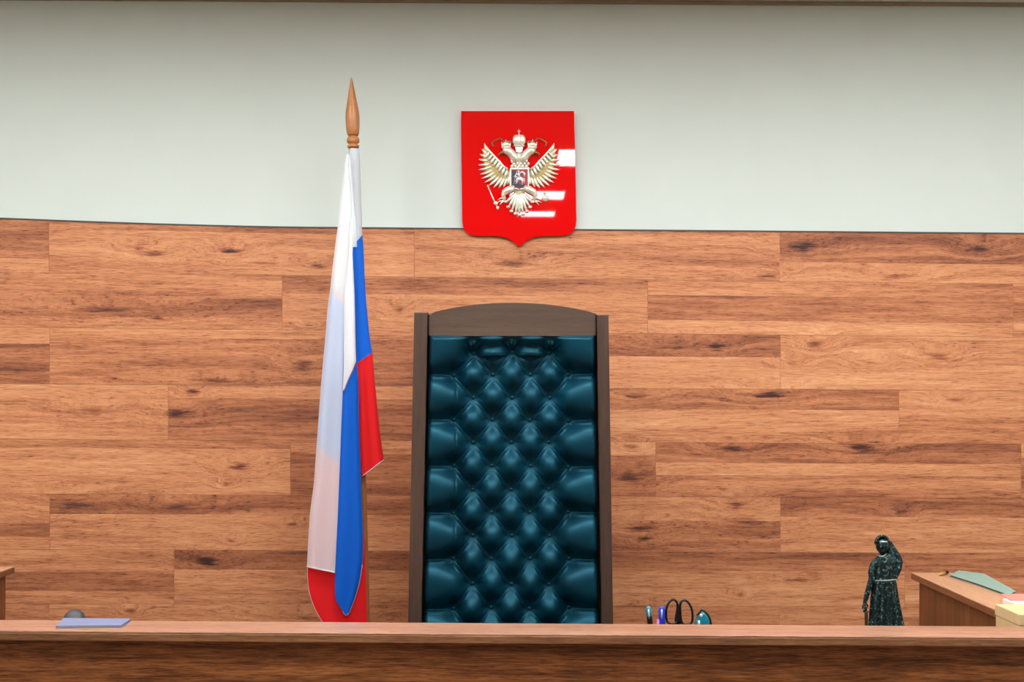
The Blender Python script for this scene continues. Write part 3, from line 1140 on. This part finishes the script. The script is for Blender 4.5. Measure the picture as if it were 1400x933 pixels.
# great crown
bm = bmesh.new()
tube(bm, [E(398, 200, .012), E(448, 206, .014), E(494, 200, .012)], 10 * U, 8)
ellipsoid(bm, E(420, 148, .012), (34 * U, .008, 50 * U), 12, 10)
ellipsoid(bm, E(474, 148, .012), (34 * U, .008, 50 * U), 12, 10)
ellipsoid(bm, E(447, 145, .015), (20 * U, .008, 56 * U), 12, 10)
crown = obj('great_crown', bm, m_gold, arms, smooth=True)
bm = bmesh.new()
tube(bm, [E(446, 92, .014), E(444, 48, .014)], 5 * U, 6)
tube(bm, [E(430, 66, .014), E(460, 66, .014)], 5 * U, 6)
obj('cross', bm, m_gold, crown, smooth=True)
for i in range(5):
    bm = bmesh.new()
    ellipsoid(bm, E(404 + i * 22, 200, .020), (6 * U, .002, 6 * U), 6, 5)
    obj('jewel', bm, m_silver, crown, smooth=True)
# ribbon knot under the crown
bm = bmesh.new()
prism(bm, [E(a, b, .010) for a, b in ((410, 214), (484, 214), (476, 262), (448, 270), (418, 262))], (0, -.004, 0), .001)
obj('ribbon_knot', bm, m_silver, arms)
# breast shield with the rider
sh = [(372, 424), (530, 424), (530, 580), (512, 598), (470, 602), (450, 614), (430, 602), (388, 598), (372, 580)]
bm = bmesh.new()
prism(bm, [E(450 + (a - 450) * 1.13, 512 + (b - 512) * 1.10, .008) for a, b in sh], (0, -.008, 0), .0015)
esc = obj('breast_shield', bm, m_gold, arms)
bm = bmesh.new()
prism(bm, [E(a, b, .0155) for a, b in sh], (0, -.002, 0), .0006)
obj('shield_field', bm, m_crimson, esc)['label'] = 'crimson field of the breast shield'
bm = bmesh.new()
prism(bm, [E(a, b, .0172) for a, b in ((380, 436), (412, 430), (420, 470), (404, 540), (440, 560), (505, 572), (500, 598), (392, 594), (378, 560))], (0, -.0012, 0), .0003)
obj('dragon', bm, m_navy, esc)
bm = bmesh.new()   # horse and rider
hz = .0195
ellipsoid(bm, E(446, 512, hz), (34 * U, .003, 20 * U), 12, 8)                                      # horse trunk
tube(bm, [E(424, 506, hz), E(410, 488, hz), (E(398, 496, hz))], [14 * U, 10 * U, 6 * U], 8)           # neck, head
for a, b, c in (((430, 522), (412, 540), (398, 534)), ((436, 524), (426, 550), (412, 562)), ((466, 522), (480, 544), (474, 572)), ((472, 518), (492, 536), (496, 560))):
    tube(bm, [E(*a, hz), E(*b, hz), E(*c, hz)], [8 * U, 5 * U, 4 * U], 6)
tube(bm, [E(478, 508, hz), E(496, 516, hz), E(500, 540, hz)], [6 * U, 6 * U, 3 * U], 6)                # tail
tube(bm, [E(446, 500, hz + .002), E(444, 472, hz + .002), E(443, 456, hz + .002)], [11 * U, 13 * U, 8 * U], 8)
ellipsoid(bm, E(442, 445, hz + .002), (9 * U, .002, 10 * U), 8, 6)
tube(bm, [E(442, 474, hz + .003), E(424, 470, hz + .003), E(412, 480, hz + .003)], [6 * U, 5 * U, 4 * U], 6)
tube(bm, [E(450, 502, hz + .003), E(440, 522, hz + .003), E(436, 538, hz + .003)], [8 * U, 6 * U, 5 * U], 6)
tube(bm, [E(428, 446, hz + .003), E(412, 480, hz + .003), E(398, 566, hz + .001)], [2.5 * U] * 3, 6)
tube(bm, [E(452, 462, hz), E(478, 450, hz), E(496, 466, hz), E(500, 500, hz)], [8 * U, 10 * U, 12 * U, 4 * U], 6)   # cloak
obj('rider', bm, m_silver, esc, smooth=True)
# sceptre and orb
bm = bmesh.new()
tube(bm, [E(148, 570, .005), E(196, 690, .006), E(252, 806, .006)], [5 * U, 7 * U, 6 * U], 8)
for i in range(6):
    t_ = i / 6
    ellipsoid(bm, E(150 + 60 * t_, 585 + 130 * t_, .006), (8 * U, .003, 8 * U), 8, 6)
ellipsoid(bm, E(226, 746, .007), (22 * U, .005, 20 * U), 10, 8)
ellipsoid(bm, E(244, 790, .007), (15 * U, .004, 18 * U), 10, 8)
obj('sceptre', bm, m_gold, arms, smooth=True)
bm = bmesh.new()
ellipsoid(bm, E(692, 700, .008), (30 * U, .007, 30 * U), 14, 10)
tube(bm, [E(692, 668, .009), E(692, 634, .009)], 4 * U, 6)
tube(bm, [E(680, 648, .009), E(704, 648, .009)], 4 * U, 6)
tube(bm, [E(663, 700, .012), E(692, 696, .016), E(721, 700, .012)], 4 * U, 6)
obj('orb', bm, m_gold, arms, smooth=True)

# ------------------------------------------------------------------ statue of Justice
TD = 3.46


def S(zx, zy, dd=0.0):
    return W(1170 + zx / 6.22, 720 + zy / 6.22, TD + dd)


US = TD / F / 6.22
sb = S(255, 900)
statue = thing('justice_statue', 'small dark bronze statue of a robed blindfolded woman holding a sword, on the bench', 'statue', (sb.x, TD, DZ))
zb = DZ
zy_floor = (HY - ((DZ + .018 - ZC) * F / TD) - 720) * 6.22 + 0
bm = bmesh.new()
secs = [(zy_floor - 10, 98, 432, .50), (1000, 104, 424, .50), (870, 116, 408, .5), (780, 120, 384, .48), (700, 122, 366, .46), (600, 126, 348, .46), (520, 130, 340, .46), (462, 142, 342, .46), (440, 144, 340, .44),
        (400, 150, 340, .44), (340, 152, 350, .44), (300, 154, 354, .42), (270, 166, 340, .38), (252, 184, 300, .34), (240, 196, 280, .36), (225, 200, 266, .46)]
NSG = 48
pr = None
for (zy, a, b, ratio) in secs:
    c, r_ = (a + b) / 2, (b - a) / 2
    ring = []
    fold = 0.0 if zy < 470 else min(1, (zy - 470) / 250) * .10
    fold2 = .03
    for i in range(NSG):
        th = 2 * PI * i / NSG
        m_ = 1 + fold * math.sin(9 * th + zy * .004) + fold * .5 * math.sin(17 * th + 1 + zy * .01) + (fold2 * math.sin(12 * th + zy * .05) if 250 < zy < 450 else 0)
        ring.append(bm.verts.new(S(c + r_ * m_ * math.cos(th), zy) + Vector((0, r_ * US * ratio * 2 * .62 * m_ * math.sin(th), 0))))
    if pr:
        for i in range(NSG):
            bm.faces.new((pr[i], pr[(i + 1) % NSG], ring[(i + 1) % NSG], ring[i]))
    else:
        bm.faces.new(ring)
    pr = ring
bm.faces.new(list(reversed(pr)))
# neck, head, face
tube(bm, [S(232, 262), S(228, 205)], [34 * US, 30 * US], 14)
ellipsoid(bm, S(226, 160, -.006), (55 * US, 62 * US, 74 * US), 20, 16)
ellipsoid(bm, S(222, 205, -.012), (30 * US, 32 * US, 28 * US), 12, 10)          # jaw
tube(bm, [S(216, 152, -.004 - 56 * US), S(214, 178, -.004 - 68 * US), S(217, 184, -.004 - 56 * US)], [5 * US, 10 * US, 7 * US], 8)  # nose
ellipsoid(bm, S(217, 202, -.012 - 30 * US), (13 * US, 6 * US, 5 * US), 8, 6)       # mouth
# arm on the left going down to the hilt
tube(bm, [S(180, 290), S(146, 340, -.006), S(132, 400, -.008), S(138, 440, -.010), S(112, 520, -.012), S(86, 610, -.014), S(76, 660, -.014)], [32 * US, 32 * US, 29 * US, 27 * US, 25 * US, 21 * US, 17 * US], 12)
for i in range(4):
    tube(bm, [S(72, 655, -.016), S(58, 680 + i * 11, -.020 - .001 * i), S(72, 694 + i * 9, -.026), S(96, 694 + i * 8, -.024)], [9 * US, 8 * US, 7.5 * US, 6 * US], 6)
tube(bm, [S(84, 655, -.018), S(104, 676, -.022), S(100, 694, -.024)], [9 * US, 8 * US, 6 * US], 6)
# raised cloak and arm on the right: from the crown of the head out to the elbow and back to the waist
tube(bm, [S(290, 130, .010), S(322, 190, .008), S(356, 250, .004), S(374, 300, 0), S(366, 360, -.004), S(345, 420, -.006), S(332, 450, -.006)], [14 * US, 20 * US, 26 * US, 28 * US, 25 * US, 20 * US, 16 * US], 12)
tube(bm, [S(250, 112, .012), S(278, 180, .012), S(306, 260, .010), S(320, 330, .008)], [24 * US, 30 * US, 40 * US, 46 * US], 12)
# train at the lower right
tube(bm, [S(335, 480), S(350, 600, -.002), S(372, 720, -.004), S(398, 850, -.004), S(410, 1000, 0)], [14 * US, 16 * US, 18 * US, 18 * US, 20 * US], 10)
for i, (xa, xb, xc2) in enumerate(((190, 170, 160), (225, 230, 215), (262, 280, 285), (300, 325, 345))):
    tube(bm, [S(xa, 470, -.030), S(xb, 640, -.038), S(xc2, 860, -.042), S(xc2, 1010, -.044)], [7 * US, 11 * US, 13 * US, 13 * US], 8)
fig = obj('figure', bm, m_bronze, statue, smooth=True)
rm = fig.modifiers.new('join', 'REMESH')
rm.mode = 'VOXEL'
rm.voxel_size = 0.0016
rm.use_smooth_shade = True
sm_ = fig.modifiers.new('soft', 'SMOOTH')
sm_.iterations = 3
# hair, blindfold, belt, neckline
bm = bmesh.new()
for i in range(26):
    a = PI * (0.02 + .96 * i / 25)
    c = S(226 + 54 * math.cos(a), 146 - 62 * math.sin(a), -.006 + .010 * math.sin(i * 2.1))
    ellipsoid(bm, c, (15 * US, .009, 14 * US), 7, 5)
ellipsoid(bm, S(228, 130, .018), (48 * US, .016, 52 * US), 12, 8)
obj('hair', bm, m_bronze, statue, smooth=True)
m_bronze_pale = simple('pale_bronze', lin(150, 160, 152), 0.35, metal=0.7, noise=0.25, nscale=120)  # paler bronze for blindfold, belt and neckline
bm = bmesh.new()
pr = None
for i in range(25):
    th = PI + PI * i / 24
    c = S(226, 132, -.004)
    e_ = Vector((math.cos(th) * 54 * US, math.sin(th) * 62 * US, 0))
    p = c + e_
    pa, pb = bm.verts.new(p + Vector((0, 0, 14 * US))), bm.verts.new(p - Vector((0, 0, 12 * US)))
    qa, qb = bm.verts.new(c + e_ * .9 + Vector((0, 0, 14 * US))), bm.verts.new(c + e_ * .9 - Vector((0, 0, 12 * US)))
    if pr:
        bm.faces.new((pr[0], pa, pb, pr[1]))
        bm.faces.new((pr[2], qa, pa, pr[0]))
        bm.faces.new((pr[1], pb, qb, pr[3]))
    pr = (pa, pb, qa, qb)
obj('blindfold', bm, m_bronze_pale, statue, smooth=True)
bm = bmesh.new()
pts_ = []
for i in range(33):
    th = PI + PI * i / 32
    pts_.append(S(246 + 112 * math.cos(th), 452 + 4 * math.sin(2 * th)) + Vector((0, 66 * US * math.sin(th), 0)))
tube(bm, pts_, 6 * US, 8)
obj('belt', bm, m_bronze_pale, statue, smooth=True)
bm = bmesh.new()
tube(bm, [S(186, 244, -.012), S(205, 256, -.022), S(232, 258, -.024), S(256, 236, -.016)], 7 * US, 8)
obj('neckline', bm, m_bronze_pale, statue, smooth=True)
bm = bmesh.new()
tube(bm, [S(80, 655, -.024), S(86, 720, -.024)], [8 * US, 7 * US], 8)
tube(bm, [S(62, 728, -.024), S(118, 726, -.024)], [6 * US, 6 * US], 8)
prism(bm, [S(74, 728, -.021), S(100, 728, -.021), S(98, 1040, -.021), S(88, 1075, -.021), (S(78, 1040, -.021))], (0, -.006, 0), .001)
obj('sword', bm, simple('sword_bronze', lin(90, 74, 60), 0.4, metal=0.6), statue)
bm = bmesh.new()
box(bm, sb.x - .075, sb.x + .075, TD - .065, TD + .06, DZ, DZ + .022, .004)
obj('plinth', bm, m_bronze, statue)

# ------------------------------------------------------------------ stationery behind the ledge
OD = 3.50


def O(px, py, dd=0.0):
    return W(px, py, OD + dd)


og = O(926, 860)
org = thing('desk_organizer', 'low black desk organizer hidden behind the ledge holding pens and scissors', 'organizer', (og.x, OD, DZ))
bm = bmesh.new()
x0, x1 = O(876, 860).x, O(980, 860).x
TH = .060
box(bm, x0, x1, OD - .04, OD + .04, DZ, DZ + .006, .001)
for (a, b, c, d) in ((x0, x1, OD - .04, OD - .037), (x0, x1, OD + .037, OD + .04), (x0, x0 + .003, OD - .037, OD + .037), (x1 - .003, x1, OD - .037, OD + .037)):
    box(bm, a, b, c, d, DZ + .006, DZ + TH)
for xx in (O(897.5, 860).x, O(911, 860).x, O(948, 860).x):
    box(bm, xx - .001, xx + .001, OD - .037, OD + .037, DZ + .006, DZ + TH)
obj('tray', bm, m_black, org)


def pen(name, label, pxt, pyt, pxb, r, mat, capmat, cap_from, cat='pen', lean=0.0):
    tpt = O(pxt, pyt, lean)
    bot_ = O(pxb, 900)
    bot_.z = DZ + .007
    t = thing(name, label, cat, (bot_.x, OD, DZ + .0065))
    ax = tpt - bot_
    bm = bmesh.new()
    tube(bm, [bot_ + ax * f for f in (0, .05, cap_from)], [r * .5, r * .9, r * .9], 14)
    obj('barrel', bm, mat, t, smooth=True, angle=40)
    bm = bmesh.new()
    tube(bm, [bot_ + ax * f for f in (cap_from, cap_from + .02, .94, .985, 1.0)], [r * .96, r, r * .92, r * .62, r * .25], 14)
    c = obj('cap', bm, capmat, t, smooth=True, angle=50)
    bm = bmesh.new()
    off = Vector((-.15 * r, -r * 1.15, 0))
    tube(bm, [bot_ + ax * .93 + off * .8, bot_ + ax * .88 + off, bot_ + ax * .72 + off], [r * .22, r * .25, r * .2], 6)
    obj('clip', bm, m_silver, c, smooth=True)
    return t


pen('pen', 'teal capped pen with a dark barrel, leftmost in the desk organizer', 886.2, 829, 892.5, .0085, m_black, m_teal, .77)
pen('marker', 'thick blue marker pen just left of the black scissors', 904.8, 829, 905, .0095, m_bluepen, m_bluepen, .52, 'marker')
pen('eraser_pencil', 'short pink pencil end between the teal pen and the blue marker', 899.6, 847.5, 899.4, .0045, m_pink, m_pink, .8, 'pencil', -.02)

# scissors
sc_b = O(927.5, 870)
sc = thing('scissors', 'black-handled scissors standing handles up in the desk organizer', 'scissors', (sc_b.x, OD, DZ + .0065))


def loop(pts, r):
    n = len(pts)
    dense = []
    for i in range(n):
        p0, p1, p2, p3 = (Vector(pts[(i + q_) % n]) for q_ in (-1, 0, 1, 2))
        for t_ in (0, .25, .5, .75):
            dense.append(.5 * ((2 * p1) + (-p0 + p2) * t_ + (2 * p0 - 5 * p1 + 4 * p2 - p3) * t_ ** 2 + (-p0 + 3 * p1 - 3 * p2 + p3) * t_ ** 3))
    bm = bmesh.new()
    m = len(dense)
    rings = []
    for i in range(m):
        t_ = (dense[(i + 1) % m] - dense[i - 1]).normalized()
        u = t_.cross(Vector((0, 1, 0))).normalized()
        w = Vector((0, 1, 0))
        rings.append([bm.verts.new(dense[i] + (u * math.cos(2 * PI * k_ / 8) * r + w * math.sin(2 * PI * k_ / 8) * r * 1.5)) for k_ in range(8)])
    for i in range(m):
        a, b = rings[i], rings[(i + 1) % m]
        for k_ in range(8):
            bm.faces.new((a[k_], a[(k_ + 1) % 8], b[(k_ + 1) % 8], b[k_]))
    return bm


bm = loop([O(*q_) for q_ in ((910.8, 838), (912.5, 828), (918, 821), (922.5, 820.5), (926, 826), (926.2, 838), (925.8, 850), (919, 853.5), (912.2, 850))], .0033)
h1 = obj('handle', bm, m_black, sc, smooth=True)
bm = loop([O(*q_, .004) for q_ in ((930.2, 826), (934, 821.5), (938.5, 822), (943.5, 828), (946.6, 837), (946.4, 850), (941, 854), (932.6, 852), (930.4, 840))], .0033)
h2 = obj('handle', bm, m_black, sc, smooth=True)
bm = bmesh.new()
tube(bm, [O(926.6, 826, .002), O(926.5, 836, .002), O(926.5, 846, .002), O(927.2, 860, .002)], [.003, .005, .0085, .0085], 10, flat=.5)
obj('shank', bm, m_black, sc, smooth=True)
for sx in (-1, 1):
    a = O(927.5 + sx * 4, 858, .002 + .002 * sx)
    e = Vector((sc_b.x + sx * .002, OD + .002 + .002 * sx, DZ + .0065))
    bm = bmesh.new()
    prism(bm, [a + Vector((-.005, 0, 0)), a + Vector((.005, 0, 0)), e + Vector((.001, 0, 0)), e + Vector((-.001, 0, 0))], (0, -.0015, 0))
    obj('blade', bm, m_steel, sc)

# teal humped gadget with a black rim
tg_ = O(961, 870)
tg = thing('tape_dispenser', 'teal humped plastic tape dispenser with a black rim right of the scissors', 'tape dispenser', (tg_.x, OD, DZ + .0065))
prof2 = [(949.5, 868), (949.8, 851), (951.5, 845), (954.5, 841.5), (957, 837), (961, 836), (965, 840), (968, 846), (969, 868)]
bm = bmesh.new()
prism(bm, [O(a, b, .012) for a, b in prof2], (0, -.024, 0), .005, 3)
obj('body', bm, m_teal, tg, smooth=True, angle=50)
bm = bmesh.new()
tube(bm, [O(a, b, -.004) for a, b in ((952.5, 842), (956.5, 838), (959, 834.2), (963, 836.5), (968, 841.5), (971, 848), (972, 856), (972, 874))], [.002, .003, .0034, .0034, .0034, .0034, .0036, .0036], 8)
obj('rim', bm, m_black, tg, smooth=True)
bm = bmesh.new()
tube(bm, [O(955.5, 849, -.016), O(955.5, 856, -.016)], [.003, .003], 10)
ellipsoid(bm, O(958.6, 842, -.013), (.004, .003, .005), 10, 8)
obj('clear_roller', bm, m_silver, tg, smooth=True)
bm = bmesh.new()
box(bm, O(949.5, 870).x, O(972, 870).x, OD - .012, OD + .012, DZ + .0065, O(960, 868).z, .002)
obj('foot', bm, m_black, tg)

# ------------------------------------------------------------------ things on the ledge and counters
z0 = LZ
bl = thing('folder', 'pale blue folder lying flat on the ledge at far left', 'folder', (W(127, 857, 3.19).x, 3.20, z0))
xa, xb = W(78, 857, 3.2).x, W(174, 857, 3.2).x
bm = bmesh.new()
prism(bm, [Vector((xa + .02, 3.135, z0 + .0003)), Vector((xb, 3.15, z0 + .0003)), Vector((xb - .004, 3.243, z0 + .0003)), Vector((xa, 3.243, z0 + .0003))], (0, 0, .0016), .0005, 1)
obj('back_cover', bm, m_bluesheet, bl)
bm = bmesh.new()
prism(bm, [Vector((xa + .024, 3.138, z0 + .0021)), Vector((xb - .004, 3.153, z0 + .0021)), Vector((xb - .007, 3.241, z0 + .0021)), Vector((xa + .004, 3.241, z0 + .0021))], (0, 0, .003))
obj('sheets', bm, m_paper, bl)
bm = bmesh.new()
prism(bm, [Vector((xa + .02, 3.135, z0 + .0053)), Vector((xb, 3.15, z0 + .0053)), Vector((xb - .004, 3.243, z0 + .0053)), Vector((xa, 3.243, z0 + .0053))], (0, 0, .0016), .0005, 1)
obj('front_cover', bm, m_bluesheet, bl)
pwp = W(102, 850, 3.34)
pw = thing('paperweight', 'dark grey rounded paperweight behind the pale blue folder at far left', 'paperweight', (pwp.x, 3.34, DZ))
bm = bmesh.new()
for (a, b, c) in ((0, .0, .055), (0, .02, .05)):
    pass
rings = []
for (r_, z_) in ((.03, 0), (.035, .004), (.035, .07), (.031, .105), (.023, .122), (.010, .131), (.0005, .1325)):
    rings.append([bm.verts.new((pwp.x + r_ * math.cos(2 * PI * i / 24), 3.34 + r_ * math.sin(2 * PI * i / 24), DZ + z_)) for i in range(24)])
for a, b in zip(rings, rings[1:]):
    for i in range(24):
        bm.faces.new((a[i], a[(i + 1) % 24], b[(i + 1) % 24], b[i]))
bm.faces.new(list(reversed(rings[0])))
bm.faces.new(rings[-1])
obj('body', bm, m_grey, pw, smooth=True)

# teal folder on the right counter
q0 = [(1299, 789.5), (1311, 783.2), (1346, 788), (1389, 812), (1379, 817), (1335, 801)]
q0 = [on_counter(a, b) for a, b in q0]
tf = thing('folder', 'teal folder lying along the narrow right counter', 'folder', q0[0])
fz = CZ + .0004
for i, (name, mat, zz, hh, ins) in enumerate((('back_cover', m_tealsheet, 0, .0015, 0), ('sheets', m_grey, .0017, .004, .003), ('front_cover', m_tealsheet, .0059, .0015, 0))):  # dark sheets paint in the shadow line under the folder
    cpt = sum(q0, Vector()) / len(q0)
    bm = bmesh.new()
    prism(bm, [Vector((cpt.x + (p.x - cpt.x) * (1 - ins * 10), cpt.y + (p.y - cpt.y) * (1 - ins * 3), fz + zz)) for p in q0], (0, 0, hh), .0003, 1)
    obj(name, bm, mat, tf)
# pen lying beside it
a, b = on_counter(1284, 788.5), on_counter(1296, 785)
r_ = .0055
yl = thing('pen', 'yellow and black pen lying beside the teal folder on the right counter', 'pen', (a.x, a.y, CZ))
a.z = b.z = CZ + r_ + .0005
bm = bmesh.new()
tube(bm, [a, a.lerp(b, .2), a.lerp(b, .62)], [.002, r_, r_], 12)
obj('barrel', bm, m_yellow, yl, smooth=True)
bm = bmesh.new()
tube(bm, [a.lerp(b, .63), a.lerp(b, .95), b], [r_ * 1.05, r_ * 1.05, r_ * .5], 12)
obj('cap', bm, m_black, yl, smooth=True)
# pink folder and white papers near the front end
pz = CZ + .0004
pp = thing('paper_stack', 'white papers under a pink sheet at the near end of the right counter', 'papers', (1.45, 3.60, CZ))
bm = bmesh.new()
box(bm, 1.405, 1.505, 3.48, 3.66, pz, pz + .014, .001)
obj('papers', bm, m_paper, pp)
bm = bmesh.new()
prism(bm, [Vector((1.412, 3.62, pz + .0145)), Vector((1.50, 3.62, pz + .0145)), Vector((1.50, 3.74, pz + .0145)), Vector((1.43, 3.74, pz + .0145))], (0, 0, .0015))
obj('pink_sheet', bm, m_pinksheet, pp)
# cream box on the bench at the far right
cbx = W(1379, 850, 3.36).x
cb = thing('cardboard_box', 'cream cardboard box on the bench at the right edge, in front of the counter', 'box', (cbx + .12, 3.36, DZ))
ztop = W(1390, 834, 3.36).z
bm = bmesh.new()
box(bm, cbx, cbx + .26, 3.29, 3.45, DZ, ztop - .03, .002)
obj('body', bm, m_cream, cb)
bm = bmesh.new()
box(bm, cbx - .002, cbx + .262, 3.288, 3.452, ztop - .0298, ztop, .002)
obj('lid', bm, m_cream, cb)
